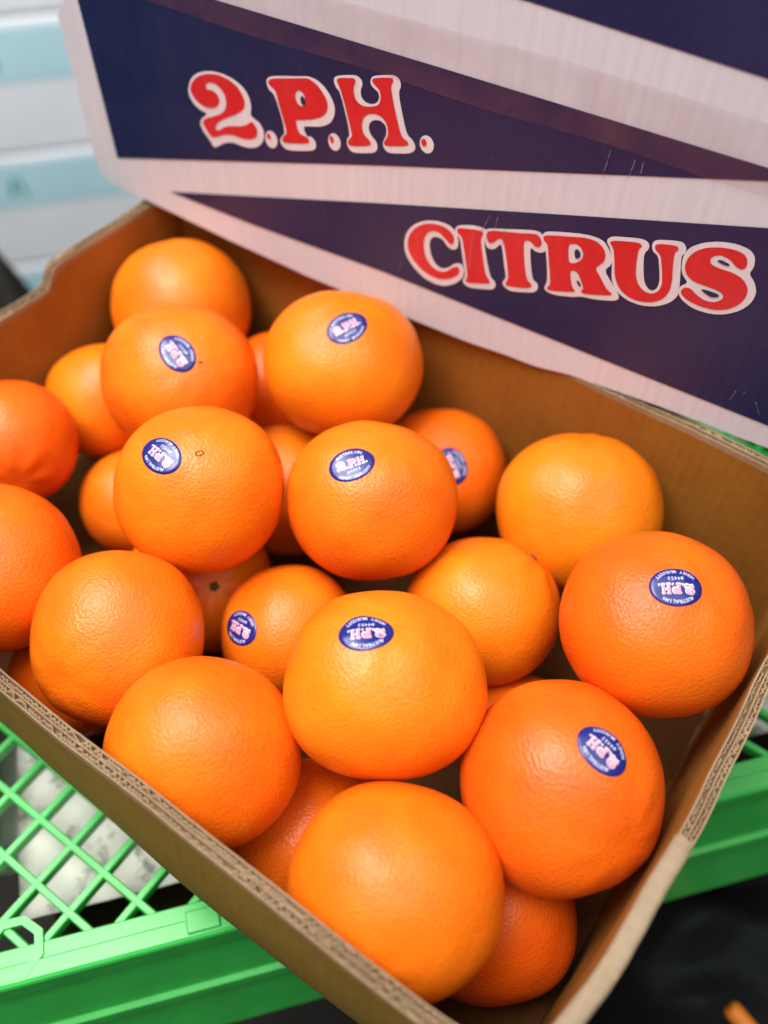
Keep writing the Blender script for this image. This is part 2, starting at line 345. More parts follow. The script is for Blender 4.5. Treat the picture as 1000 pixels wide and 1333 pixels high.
GL = json.loads(r'''{"G":[["2",[[48.79,90.39],[50.65,94.79],[55.11,99.31],[61.79,102.95],[69.84,104.86],[76.89,104.14],[82.28,101.62],[85.26,97.72],[85.96,93.34],[84.33,89.53],[79.35,85.55],[72.21,81.34],[66.43,77.66],[63.24,74.08],[62.88,71.0],[65.95,72.19],[68.75,74.7],[74.33,77.22],[81.1,78.89],[86.09,81.62],[89.05,84.51],[91.63,82.12],[92.33,79.12],[90.74,75.39],[86.71,72.89],[80.96,71.74],[74.42,71.93],[68.47,70.24],[59.11,65.05],[56.23,68.77],[53.77,72.59],[55.61,75.61],[61.4,78.58],[67.64,81.89],[71.46,85.18],[73.29,90.03],[72.98,94.2],[70.79,97.4],[67.45,99.11],[63.3,98.86],[60.25,96.33],[61.02,94.09],[64.83,94.71],[67.82,93.49],[68.92,90.32],[67.08,86.65],[63.36,84.13],[58.93,83.07],[53.91,83.99],[50.23,86.88]],[[47.64,91.24],[51.04,97.58],[56.59,102.13],[64.48,105.18],[72.76,106.18],[80.59,105.01],[86.36,102.17],[89.27,97.74],[89.89,92.57],[88.56,87.51],[90.41,86.5],[94.67,84.63],[96.68,80.47],[95.38,74.4],[91.39,69.83],[84.97,67.11],[79.29,66.8],[73.65,67.11],[67.54,64.75],[60.9,59.91],[58.9,59.61],[57.11,63.15],[53.48,67.09],[51.86,71.18],[52.97,74.41],[58.71,79.39],[54.08,80.03],[49.79,82.38],[47.29,86.43]],[],[]],[".",[[100.78,79.61],[100.81,78.78],[100.6,77.99],[100.19,77.39],[99.65,77.1],[99.09,77.18],[98.63,77.61],[98.36,78.31],[98.32,79.14],[98.54,79.93],[98.96,80.53],[99.49,80.81],[100.05,80.73],[100.51,80.3]],[[104.87,79.65],[105.06,77.41],[104.46,75.16],[103.16,73.33],[101.43,72.3],[99.61,72.28],[98.07,73.29],[97.12,75.11],[96.95,77.38],[97.58,79.63],[98.89,81.42],[100.61,82.41],[102.4,82.42],[103.91,81.43]],[],[]],["P",[[102.64,110.05],[105.05,112.38],[114.61,115.02],[126.82,118.54],[128.5,118.66],[132.48,117.31],[135.56,114.65],[138.21,111.12],[138.85,107.7],[137.81,103.73],[134.72,100.58],[129.49,97.66],[125.15,96.2],[118.59,93.99],[118.39,93.7],[119.02,88.95],[120.57,86.7],[125.3,86.22],[126.22,84.54],[125.21,82.64],[109.17,77.95],[108.04,80.01],[109.59,82.09],[112.08,84.85],[110.5,91.0],[108.06,100.92],[106.99,106.9],[103.71,108.17]],[[101.36,110.05],[103.85,113.05],[111.29,115.31],[119.82,117.45],[126.89,119.47],[128.57,119.73],[133.42,119.32],[138.1,116.43],[141.52,112.08],[143.09,107.49],[142.3,102.86],[139.6,98.31],[134.39,95.06],[129.2,93.47],[123.58,91.9],[123.13,91.61],[123.33,88.73],[125.3,86.22],[127.07,87.56],[129.94,85.32],[129.93,81.36],[127.34,79.09],[115.17,75.25],[109.72,74.47],[106.85,77.22],[107.16,80.13],[111.17,84.57],[106.25,104.11],[102.55,105.64]],[[[125.08,108.46],[125.34,106.65],[124.99,104.88],[124.09,103.5],[122.82,102.78],[121.43,102.87],[120.2,103.77],[119.39,105.28],[119.14,107.1],[119.51,108.86],[120.41,110.22],[121.67,110.92],[123.04,110.82],[124.26,109.94]]],[[[125.29,106.76],[125.39,105.72],[125.19,104.73],[124.72,103.99],[124.08,103.66],[123.39,103.8],[122.8,104.38],[122.41,105.28],[122.32,106.33],[122.52,107.32],[122.99,108.04],[123.63,108.37],[124.31,108.23],[124.9,107.66]]]],[".",[[141.46,90.58],[141.51,89.66],[141.32,88.8],[140.92,88.17],[140.39,87.9],[139.84,88.05],[139.37,88.58],[139.09,89.39],[139.04,90.31],[139.23,91.17],[139.63,91.79],[140.15,92.06],[140.7,91.91],[141.17,91.39]],[[145.39,90.89],[145.62,88.75],[145.1,86.6],[143.93,84.89],[142.32,83.96],[140.62,84.0],[139.15,85.01],[138.22,86.78],[138.01,88.95],[138.56,91.09],[139.74,92.76],[141.33,93.66],[143.01,93.61],[144.46,92.62]],[],[]],["H",[[144.42,122.73],[146.46,124.11],[154.75,126.41],[155.73,125.18],[154.25,122.03],[154.52,117.24],[156.44,114.63],[159.58,113.64],[164.31,114.6],[168.61,116.77],[169.76,120.93],[168.98,124.48],[165.93,126.33],[164.56,127.64],[165.56,129.39],[174.98,132.19],[176.63,131.66],[175.39,128.99],[175.2,126.58],[177.47,116.93],[180.78,105.8],[182.39,103.75],[185.14,102.78],[185.6,100.71],[171.83,96.17],[171.26,98.39],[173.39,101.29],[173.9,105.13],[172.54,109.07],[169.78,111.46],[165.86,111.72],[161.91,110.18],[159.07,106.8],[158.59,101.88],[160.15,98.27],[163.53,96.32],[164.0,93.82],[150.49,89.35],[150.17,92.49],[152.74,95.58],[152.39,97.73],[148.79,112.04],[146.63,118.49]],[[142.8,121.93],[144.1,124.35],[151.26,126.8],[156.34,128.06],[159.01,126.43],[159.36,124.15],[158.14,121.06],[158.47,117.68],[161.19,115.66],[165.1,115.96],[167.83,117.95],[168.84,120.67],[168.07,123.2],[165.15,124.42],[163.48,126.66],[164.8,130.05],[171.23,132.29],[176.82,133.82],[179.81,132.54],[180.62,129.45],[179.2,126.03],[181.3,116.67],[184.27,106.16],[187.81,104.35],[189.47,101.2],[188.41,98.26],[184.95,96.16],[174.67,93.06],[171.85,94.05],[170.46,97.39],[172.59,101.78],[172.96,104.84],[172.15,107.5],[169.4,108.98],[165.85,108.34],[163.05,105.82],[162.46,102.34],[164.2,99.16],[167.01,97.05],[167.81,94.28],[166.59,90.82],[160.0,88.31],[152.48,86.26],[149.63,88.85],[149.34,92.61],[151.76,96.03],[146.56,116.72],[143.85,118.75]],[],[]],[".",[[195.32,105.92],[195.42,105.03],[195.23,104.17],[194.78,103.51],[194.16,103.18],[193.49,103.25],[192.91,103.71],[192.54,104.46],[192.44,105.36],[192.64,106.22],[193.09,106.87],[193.71,107.2],[194.37,107.12],[194.94,106.67]],[[199.04,106.72],[199.41,104.68],[199.01,102.6],[197.9,100.91],[196.3,99.93],[194.54,99.89],[192.96,100.79],[191.9,102.44],[191.55,104.51],[191.98,106.58],[193.11,108.24],[194.69,109.18],[196.43,109.21],[197.98,108.34]],[],[]],["C",[[186.38,44.53],[187.91,50.47],[191.52,55.78],[196.76,59.9],[203.22,62.15],[208.94,61.93],[212.74,59.96],[214.36,56.72],[213.63,53.39],[211.62,52.78],[209.43,54.81],[205.97,57.38],[201.84,57.53],[198.25,54.86],[196.38,50.2],[196.49,43.99],[198.68,37.58],[202.74,33.67],[207.51,32.83],[211.62,35.0],[214.7,39.04],[217.51,40.65],[219.1,38.55],[217.97,34.85],[213.63,30.69],[207.82,27.77],[201.77,27.61],[195.58,29.78],[190.18,34.14],[186.97,39.32]],[[184.27,42.81],[185.78,50.54],[190.22,57.02],[196.67,61.74],[203.92,64.11],[210.41,64.17],[214.61,61.96],[216.6,57.16],[216.61,51.93],[213.92,49.54],[210.55,50.43],[207.42,54.03],[203.68,54.33],[200.63,52.28],[199.69,47.94],[201.05,41.28],[204.31,36.17],[208.64,35.16],[212.29,37.59],[215.35,41.59],[219.38,43.23],[221.28,40.37],[221.33,34.86],[217.17,28.87],[210.64,24.18],[204.63,23.07],[196.68,24.53],[189.44,30.1],[185.32,35.91]],[],[]],["I",[[215.29,63.49],[216.78,64.89],[229.17,67.92],[230.28,66.25],[229.02,63.24],[229.62,59.65],[231.81,50.07],[233.88,41.95],[236.6,39.43],[237.1,37.06],[223.65,32.28],[222.52,33.68],[223.71,36.32],[222.17,44.37],[220.17,53.34],[218.39,60.0],[215.88,61.16]],[[214.09,63.45],[215.89,66.07],[223.57,68.96],[229.76,69.8],[231.8,68.92],[231.81,65.16],[230.98,61.88],[233.08,53.23],[236.8,41.34],[239.81,39.87],[240.45,36.45],[238.46,33.74],[230.46,31.05],[225.57,29.61],[221.67,30.79],[221.04,33.34],[222.46,36.26],[220.58,43.72],[218.59,52.71],[217.29,58.71],[214.58,60.24]],[],[]],["T",[[231.75,67.23],[233.29,69.48],[241.85,72.08],[250.4,74.35],[257.78,76.94],[260.43,75.67],[261.61,72.66],[260.96,70.08],[258.56,69.53],[256.17,71.32],[254.32,71.76],[252.35,70.61],[252.54,66.76],[254.97,54.83],[257.03,48.19],[259.82,46.84],[260.15,44.6],[254.93,42.02],[246.68,39.86],[245.35,40.85],[246.88,44.67],[245.64,51.29],[243.37,59.94],[241.36,66.76],[239.0,67.1],[236.67,63.68],[234.13,61.84],[232.36,63.69]],[[230.76,67.69],[232.04,70.25],[240.21,72.93],[250.12,76.31],[258.19,78.84],[261.52,77.61],[264.15,72.11],[264.03,68.55],[261.48,66.75],[258.62,66.8],[256.13,68.18],[256.6,63.61],[258.76,53.92],[260.15,49.51],[262.87,48.55],[263.77,45.12],[262.03,41.97],[255.31,39.32],[248.64,37.19],[244.36,39.05],[243.89,41.6],[245.68,44.62],[243.65,51.36],[241.11,62.45],[239.8,63.63],[237.84,60.31],[236.05,58.75],[233.31,58.52],[231.44,61.21]],[],[]],["R",[[261.63,76.89],[263.81,78.49],[273.58,81.49],[283.12,84.42],[288.47,84.27],[292.25,82.03],[293.99,78.57],[293.83,74.69],[291.8,71.54],[290.54,69.46],[293.64,66.02],[298.35,59.98],[301.35,58.83],[301.64,57.49],[290.71,53.39],[286.67,52.47],[286.05,53.87],[287.12,55.57],[284.4,60.54],[282.0,63.96],[279.6,63.77],[278.57,62.54],[280.01,57.06],[281.5,53.57],[283.11,52.6],[282.95,51.53],[269.39,46.69],[268.11,47.83],[269.82,50.67],[268.27,57.87],[265.99,67.36],[264.63,73.46],[262.31,74.86]],[[261.12,77.08],[262.19,79.91],[269.98,82.58],[281.51,85.8],[288.04,86.32],[292.2,85.35],[296.74,79.67],[297.9,74.42],[294.95,70.1],[300.12,64.36],[304.62,59.44],[305.52,56.97],[303.63,54.73],[293.91,51.46],[286.39,50.26],[282.88,48.14],[272.92,45.24],[268.5,45.46],[266.74,47.25],[267.87,51.51],[266.55,59.6],[264.18,69.79],[261.82,73.52]],[[[277.04,67.09],[275.45,74.25],[275.31,77.63],[278.07,79.24],[281.27,78.46],[283.29,75.06],[282.97,71.45],[280.45,68.48]]],[[[279.65,70.89],[278.45,75.44],[279.9,76.77],[281.96,74.91],[281.81,72.15]],[[282.75,58.22],[283.35,59.45],[285.78,57.05],[284.63,55.74]]]],["U",[[294.17,86.03],[295.88,87.84],[307.57,91.25],[309.64,90.19],[308.14,87.23],[308.98,80.35],[310.34,72.99],[313.23,68.14],[317.12,66.22],[320.43,66.63],[323.0,69.78],[323.28,74.44],[320.72,83.19],[318.72,88.6],[315.51,90.62],[314.96,92.74],[317.37,94.33],[324.88,96.17],[325.81,94.23],[324.36,92.26],[325.5,85.15],[327.28,77.13],[327.63,71.27],[325.72,65.84],[321.63,61.96],[315.29,59.7],[309.09,60.13],[304.01,63.17],[300.54,68.9],[298.69,77.16],[296.8,83.71]],[[292.42,86.3],[294.28,89.39],[300.91,91.48],[309.02,93.68],[312.15,92.57],[312.91,89.59],[311.21,86.55],[312.46,79.82],[314.71,71.81],[317.43,68.41],[320.08,68.01],[321.88,70.82],[321.61,75.72],[319.23,83.55],[317.65,87.7],[314.72,88.9],[313.37,92.58],[314.67,95.41],[321.28,97.69],[326.51,98.81],[328.67,96.74],[329.14,93.7],[327.71,91.73],[329.49,83.91],[331.33,75.87],[332.09,70.17],[329.36,64.86],[323.82,60.1],[316.66,57.66],[309.65,57.74],[302.84,60.58],[299.36,66.36],[297.71,75.77],[295.34,82.65]],[],[]],["S",[[330.57,87.23],[330.8,92.04],[333.03,96.63],[337.07,100.05],[342.51,102.37],[348.21,103.54],[352.85,103.15],[355.1,101.35],[356.17,97.24],[354.75,95.1],[351.95,95.51],[348.4,98.2],[344.37,98.86],[341.63,97.76],[340.06,95.3],[341.29,92.55],[345.73,92.03],[351.86,92.23],[357.0,90.62],[360.06,87.18],[360.79,82.68],[359.34,77.62],[355.68,73.0],[350.18,70.02],[343.9,69.26],[338.01,69.71],[333.81,71.42],[332.32,73.8],[333.65,76.36],[336.32,77.01],[339.88,74.57],[344.4,73.03],[348.95,74.03],[351.57,77.18],[350.96,79.87],[347.63,80.88],[342.03,80.93],[336.39,80.97],[332.51,83.23]],[[329.61,84.92],[328.42,92.01],[330.09,97.3],[335.01,101.77],[341.69,104.99],[348.77,106.43],[354.96,105.77],[357.99,102.97],[359.08,97.98],[358.05,94.33],[361.9,90.81],[364.26,86.12],[363.96,80.17],[360.82,74.3],[355.21,69.43],[348.72,66.8],[340.66,66.27],[334.08,69.0],[331.59,71.97],[331.33,75.87],[334.48,79.19],[331.31,81.76]],[],[[[343.08,95.59],[345.06,96.67],[349.18,95.77],[348.77,94.67],[344.88,94.76]],[[340.77,78.42],[343.39,79.06],[349.0,79.02],[349.81,77.7],[346.72,76.05],[343.21,77.0]]]]],"D":{"streaks":[[[285.2,131.32],[284.2,116.02]],[[296.69,130.31],[295.8,120.74]],[[300.39,130.8],[300.24,121.5]],[[232.99,78.78],[229.06,67.32]],[[237.15,79.42],[236.12,70.01]],[[224.84,65.71],[224.42,41.26]],[[242.02,74.07],[241.18,63.61]],[[183.77,29.78],[181.46,22.47]],[[373.51,30.0],[372.44,21.19]],[[383.99,27.48],[388.82,19.03]]]}}''')
LAB = {
 1: 'farthest orange, unlabelled, in the back left corner of the box',
 2: 'orange with tilted blue sticker, in front of the back corner orange',
 3: 'orange with small blue sticker, directly below the navy lid panel',
 4: 'half-hidden plain orange beside the left box wall',
 5: 'plain orange at left edge of picture with puckered wrinkles at its end',
 6: 'plain orange cut off by left edge of picture, above the front wall',
 7: 'half-hidden low orange left of the one with a ring scar',
 8: 'orange with blue sticker on its left and a tiny ring scar',
 9: 'stickered orange in the middle of the box, its sticker reading upright',
 12: 'partly hidden orange near back wall with sticker cut off by the middle orange',
 13: 'plain orange against the back wall, toward the right',
 14: 'plain orange with greenish stem end, right of the middle, below the back ones',
 15: 'large rightmost orange with upside-down blue sticker, beside the right wall',
 16: 'low orange with a blue sticker near its left edge, in a gap',
 17: 'plain orange behind the front wall, second from the left edge',
 18: 'golden orange with blue sticker at its top, front middle of the pile',
 19: 'plain round orange resting against the front wall, over the green lattice',
 20: 'nearest and largest plain orange at the bottom of the picture',
 21: 'deep orange fruit with tilted sticker beside the right wall, near front corner',
 23: 'shaded low orange in the front right corner under the nearest one',
 22: 'shaded low orange showing in the gap behind the front wall',
 10: 'sliver of a low orange between the two farthest stickered oranges',
 11: 'low orange peeking out between the ring-scarred and middle oranges',
 24: 'dark low orange wedged between the golden and the rightmost ones',
 25: 'dark low orange under the fruit at the left of the front wall',
 26: 'shaded bottom orange showing its stem scar in the dark central gap',
 31: 'dark bottom orange in the front left corner of the box',
}
COARSE = [Vector((math.sqrt(1-z*z)*math.cos(k*2.4), math.sqrt(1-z*z)*math.sin(k*2.4), z)) for k, z in ((k, -1+2*(k+.5)/60) for k in range(60))]
DEEP = {21: 1, 15: 1, 6: 1, 5: 1, 23: 1, 22: 1, 10: 1, 24: 1, 25: 1, 18: 2, 20: 0, 8: 0, 3: 0, 9: 0, 13: 0, 19: 0}
AXIS = {19: (.1, -1, .35), 20: (.15, -1, .4), 17: (.1, -1, .5), 6: (.2, -1, .5), 15: (.25, .1, 1), 18: (-.1, .15, 1), 3: (0, .3, 1), 9: (.1, .2, 1),
        21: (.75, -.35, .5), 13: (-.2, .4, 1), 16: (.4, .3, -.8)}
class Peel:
    def __init__(s, i, R):
        rr = random.Random(i*13+5); s.R = R; s.seed = i*3.7
        ax = Vector(POLE[i]) if i in POLE else Vector(AXIS.get(i, (rr.uniform(-.7, .7), rr.uniform(-.7, .7), rr.choice((-1, 1))*rr.uniform(.5, 1))))
        s.ax = ax.normalized(); s.q = s.ax.to_track_quat('Z', 'Y').to_matrix(); s.qi = s.q.transposed()
        s.w, s.h = SQUAT.get(i, (1.02, .98)); s.d = rr.uniform(.93, .99)
        if i == 20: s.w, s.h = 1.075, 1.01
        s.dimple = .05 if i in (14, 5, 26) else (.0 if i in (8, 2) else rr.uniform(.02, .05))
        s.ph = rr.uniform(0, 6); s.amp = rr.uniform(.040, .058); s.k = rr.choice((7, 8, 9)); s.sh = rr.uniform(.006, .014)
        s.rib = .016 if i in (14, 5, 26) else .006
        big = [s.lump(v) for v in COARSE]                       # keep the measured size whatever the lumps do
        s.c0 = sum(big)/len(big)
    def lump(s, d):
        v = d*.95 + Vector((s.seed, s.seed*.7, 1))
        return s.amp*noise.noise(v)
    def p(s, d):                      # world-aligned direction -> surface point
        l = s.qi @ d; th = math.acos(max(-1, min(1, l.z))); ph = math.atan2(l.y, l.x)
        a, b, c = d.dot(cr)/s.w, d.dot(cu)/s.h, d.dot(cf)/s.d
        r = (abs(a)**2.12 + abs(b)**2.12 + abs(c)**2.12)**(-1/2.12)*.99
        r *= 1 - s.dimple*math.exp(-(th/.22)**2) + s.rib*math.cos(s.k*ph+s.ph)*math.exp(-((th-.38)/.24)**2)
        r *= 1 - .03*math.exp(-((math.pi-th)/.38)**2) + s.sh*math.exp(-((th-.75)/.25)**2)*noise.noise(Vector((math.cos(ph)*1.5, math.sin(ph)*1.5, s.seed)))*2
        v = l*1.3 + Vector((s.seed, s.seed*.7, 1))
        r *= 1 + s.lump(d) - s.c0 + .011*noise.noise(v*2.1) + .0028*noise.noise(v*6)
        return d*(r*s.R)
    def n(s, d):
        t = d.orthogonal().normalized(); b = d.cross(t); e = .02
        a = s.p((d+t*e).normalized()) - s.p((d-t*e).normalized()); c = s.p((d+b*e).normalized()) - s.p((d-b*e).normalized())
        return a.cross(c).normalized()
bm = bmesh.new(); bmesh.ops.create_icosphere(bm, subdivisions=5, radius=1)
ICO_V = [v.co.normalized() for v in bm.verts]; ICO_F = [tuple(v.index for v in f.verts) for f in bm.faces]; bm.free()

# glyph triangles of the built-in letter shapes, for the small sticker lettering
FONT = {}
def glyph(ch):
    if ch not in FONT:
        cu_ = bpy.data.curves.new('g', 'FONT'); cu_.body = ch; cu_.size = 1; cu_.align_x = 'CENTER'; cu_.offset = .022; cu_.resolution_u = 2
        o = bpy.data.objects.new('g', cu_); COL.objects.link(o); dg = bpy.context.evaluated_depsgraph_get()
        me = bpy.data.meshes.new_from_object(o.evaluated_get(dg)); FONT[ch] = ([v.co.copy() for v in me.vertices], [tuple(p.vertices) for p in me.polygons])
        bpy.data.objects.remove(o); bpy.data.curves.remove(cu_); bpy.data.meshes.remove(me)
    return FONT[ch]
SA, SB = .0117, .0088              # sticker half axes
def arc_text(txt, a, bb, centre, step, size, flip):
    vs, fs = [], []
    for i, ch in enumerate(txt):
        if ch == ' ': continue
        t = centre + (i-(len(txt)-1)/2)*step*(-1 if not flip else 1)
        px, py = a*math.cos(t), bb*math.sin(t); tx, ty = -a*math.sin(t), bb*math.cos(t)
        if not flip: tx, ty = -tx, -ty
        L = math.hypot(tx, ty); tx, ty = tx/L, ty/L; nx, ny = -ty, tx
        g, gf = glyph(ch); b0 = len(vs)
        for q in g:
            x, y = q.x*size, (q.y-.36)*size
            vs.append((px+tx*x+nx*y, py+ty*x+ny*y))
        fs += [tuple(b0+k for k in f) for f in gf]
    return vs, fs
def flat_text(txt, x0, y0, adv, size):
    vs, fs = [], []
    for i, ch in enumerate(txt):
        g, gf = glyph(ch); b0 = len(vs)
        vs += [(x0+(i-(len(txt)-1)/2)*adv+q.x*size, y0+(q.y-.36)*size) for q in g]; fs += [tuple(b0+k for k in f) for f in gf]
    return vs, fs
# brand mark on the sticker reuses the lid letter shapes, straightened
def mark():
    ang = math.radians(-16.6); ca, sa = math.cos(ang), math.sin(ang)
    red, white = ([], []), ([], [])
    pts = [q for g in GL['G'][:6] for q in g[2]]
    R_ = lambda q: (q[0]*ca-q[1]*sa, q[0]*sa+q[1]*ca)
    xs = [R_(q)[0] for q in pts]; ys = [R_(q)[1] for q in pts]; cx, cy = (min(xs)+max(xs))/2, (min(ys)+max(ys))/2; s = .0155/(max(xs)-min(xs))
    for g in GL['G'][:6]:
        for dst, loops in ((red, [g[1]]), (white, [g[2]])):
            vs, fs = tess([[((R_(q)[0]-cx)*s, (R_(q)[1]-cy)*s*1.25) for q in l] for l in loops]); b0 = len(dst[0])
            dst[0].extend([(v.x, v.y) for v in vs]); dst[1].extend([tuple(b0+k for k in f) for f in fs])
    return red, white
MARKR, MARKW = mark()
def sticker(o, pl, c, t):
    c = Vector(c).normalized(); t = Vector(t); t = (t-c*t.dot(c)).normalized(); b = c.cross(t); nn = pl.n(c)
    Rl = pl.p(c).length
    def mp(u, v, h):
        d = (c*Rl + t*u + b*v).normalized(); return pl.p(d) + nn*h
    M = MB(); rings = 7; seg = 40
    pts = [mp(0, 0, .00022)]; fs = []
    for r in range(1, rings+1):
        for k in range(seg):
            a = 2*math.pi*k/seg; h = .00022 if r < rings else .00002; q = min(1, r/(rings-1)) if r < rings else 1.004
            pts.append(mp(SA*q*math.cos(a), SB*q*math.sin(a), h))
    for k in range(seg): fs.append((0, 1+k, 1+(k+1) % seg))
    for r in range(rings-1):
        for k in range(seg): fs.append((1+r*seg+k, 1+(r+1)*seg+k, 1+(r+1)*seg+(k+1) % seg, 1+r*seg+(k+1) % seg))
    st = mesh('sticker', pts, fs, STICKB, o, True); st['label'] = 'oval blue fruit sticker with white lettering'
    L = MB()
    for vs, fs in (arc_text('AUSTRALIAN', SA*.80, SB*.75, math.pi/2, .150, .0022, False), arc_text('HONEY MURCOTT', SA*.83, SB*.80, -math.pi/2, .150, .0020, True), flat_text('#4453', 0, -SB*.42, .0014, .0021)):
        L.add([mp(u, v, .00034) for u, v in vs], fs)
    L.build('lettering', STICKW, st)
    yo = .0009
    mesh('brand_backing', [mp(u, v+yo, .00034) for u, v in MARKW[0]], MARKW[1], STICKP, st)
    mesh('brand_letters', [mp(u, v+yo, .00046) for u, v in MARKR[0]], MARKR[1], STICKR, st)
O[31] = (.046, .057, .799, .037)
for i, (x, y, z, R) in O.items():
    pl = Peel(i, R)
    def press(v):                        # fruit flattens where it leans on the cardboard
        q = v + Vector((x, y, z)); t = max(0, min(1, (q.z-ZB)/BH)); e = .0012
        u = max(0, min(1, q.x/BL)); w_ = max(0, min(1, (q.y+WT)/(BW+2*WT)))
        if q.z < RIM+.002:
            q.y = min(max(q.y, f_front(u, t)[1]+e), f_back(u, t)[1]-e)
            q.x = min(max(q.x, f_left(w_, t)[0]+e), f_right(w_, t)[0]-e)
        q.z = max(q.z, ZB+.0005)
        return q - Vector((x, y, z))
    o = mesh('orange', [press(pl.p(v)) for v in ICO_V], ICO_F, PEELS[DEEP.get(i, 0)], None, True)
    o.location = (x, y, z); tag(o, LAB[i], 'orange', 'oranges piled in the cardboard box')
    if i in STICK: sticker(o, pl, *STICK[i])
    if i in (8, 2):                      # small ring-shaped blossom scar
        a = pl.ax; u = a.orthogonal().normalized(); v = a.cross(u); nn = pl.n(a); rr = .0016 if i == 8 else .0007
        M = MB(); rows = []
        for k in range(18):
            t = 2*math.pi*k/18; wob = 1+.12*math.sin(2*t+.5); row = []
            for m in range(6):
                s = 2*math.pi*m/6; w_ = rr*wob+.00042*math.cos(s)
                row.append(pl.p((a*R+(u*math.cos(t)*1.15+v*math.sin(t)*.8)*w_).normalized()) + nn*(.0002*math.sin(s)+.0001))
            rows.append(row)
        M.grid(rows, True, True).build('blossom_scar', SCAR, o, True)
    if i in (14, 26):                    # dry stem button, five-lobed
        a = pl.ax; u = a.orthogonal().normalized(); v = a.cross(u); nn = pl.n(a); M = MB(); rows = []
        for (q, hh) in ((.2, .0012), (.55, .0013), (.85, .0008), (1, .0001)):
            rows.append([pl.p((a*R+(u*math.cos(t)+v*math.sin(t))*.0030*q*(1+.12*q*math.cos(5*t))).normalized()) + nn*hh for t in [2*math.pi*k/30 for k in range(30)]])
        M.grid(rows, True); c0 = len(M.v); M.v.append(pl.p(a)+nn*.0008); M.f += [(c0, (k+1) % 30, k) for k in range(30)]
        M.build('stem_button', CALYX, o, True)

# tiny green leaf tip in the front corner
lf = mesh('leaf_tip', [(0, 0, 0), (.004, .0015, .001), (.007, -.001, .0), (.010, -.008, -.002), (.003, -.005, -.0015), (.004, -.003, .0016)],
          [(0, 5, 1), (1, 5, 2), (2, 5, 3), (3, 5, 4), (4, 5, 0)], LEAF, None, True)
lf.location = (.432, .083, .7605); tag(lf, 'tiny green leaf tip in the dark corner by the right wall', 'leaf')

# ------------------------------------------------------------------ printed lid standing on the back rim
LP, LE, LU, LN = Vector((.00407, .27643, .903)), Vector((.99645, .08417, 0)), Vector((.00147, -.01739, .99985)), Vector((.08416, -.9963, -.01745))
lid = empty('carton_lid', LP, 'navy and white printed carton lid with red lettering, standing on the back rim', 'carton lid')
lid.matrix_world = Matrix(((LE.x, LN.x*-1, LU.x, LP.x), (LE.y, -LN.y, LU.y, LP.y), (LE.z, -LN.z, LU.z, LP.z), (0, 0, 0, 1)))
# lid frame: x along the edge, z up, -y towards the viewer; units metres
def lidsheet(name, loops, h, mat, parent, thick=0):
    vs, fs = tess(loops)
    return mesh(name, [(v.x*.001, -h, v.y*.001) for v in vs], fs, mat, parent)
outl = [(-32, 292), (-32.6, 116.2), (-40.6, 108), (-41.2, 84), (-40.6, 70), (-42, 50.5), (-42.5, 19.3), (-41.5, 10.3), (-35.6, 4.5), (-21.4, 2.6), (3.3, .6), (60, -4.5), (115, -8), (171.6, -9.6), (225, -9.4), (271, -7.2), (290, -4), (337, -1), (399, 0), (474, 0), (474, 292)]
ol = []
for i, a in enumerate(outl):                # dense, slightly worn outline
    b = outl[(i+1) % len(outl)]; n = max(1, int(math.dist(a, b)/6))
    for k in range(n):
        t = k/n; p = (a[0]+(b[0]-a[0])*t, a[1]+(b[1]-a[1])*t)
        ol.append((p[0]+.5*noise.noise(Vector((p[0]*.06, p[1]*.06, 1))), p[1]+.5*noise.noise(Vector((p[0]*.05, p[1]*.06, 8)))))
vs, fs = tess([ol]); n = len(ol)
V = [(v.x*.001, -.0001, v.y*.001) for v in vs] + [(v.x*.001, .0042, v.y*.001) for v in vs]
# worn rounded edge: a middle ring pushed out
F = list(fs) + [tuple(n+k for k in reversed(f)) for f in fs]
V += [(v.x*.001, .0008, v.y*.001) for v in vs]
cx = .2
ring = [2*n+k for k in range(n)]
for k in range(n):
    p0, p1 = Vector(ol[k-1]), Vector(ol[(k+1) % n]); d = (p1-p0).normalized(); out = Vector((d.y, -d.x))
    sgn = 1
    V[2*n+k] = ((vs[k].x-out.x*.0)*.001 + 0, .0008, vs[k].y*.001)
for k in range(n):
    k2 = (k+1) % n
    F += [(k, ring[k], ring[k2], k2), (ring[k], n+k, n+k2, ring[k2])]
pan = mesh('front_panel', V, F, LIDWHITE, lid)
pan.data.materials.append(KRAFT_OUT)
for i, p in enumerate(pan.data.polygons):
    if len(fs) <= i < 2*len(fs) or (i >= 2*len(fs) and (i-2*len(fs)) % 2 == 1): p.material_index = 1
for nm, o_, a, b, c in (('side_flange', (-.041, .0044, .022), (.004, 0, 0), (0, .075, 0), (0, 0, .084)), ('side_flange', (.468, .0044, .02), (.004, 0, 0), (0, .075, 0), (0, 0, .26)), ('top_flange', (-.026, .0044, .286), (.49, 0, 0), (0, .075, 0), (0, 0, .004))):
    MB().box(o_, a, b, c).build(nm, LIDWHITE, lid)
lidsheet('navy_field', [[(-21, 143.2), (-22, 26), (171.2, 85), (369, 143.2), (200, 143.6)]], .0004, NAVY, lid)
lidsheet('navy_field', [[(17.3, 15.6), (80, 15), (171.5, 17.6), (312, 15.6), (470, 13.5), (470, 143), (443, 143), (275.3, 93.6), (171.2, 62.6)]], .0004, NAVY, lid)
lidsheet('navy_field', [[(-21, 183), (238.8, 181), (337.6, 176.5), (470, 170), (470, 286), (-21, 286)]], .0004, NAVY, lid)
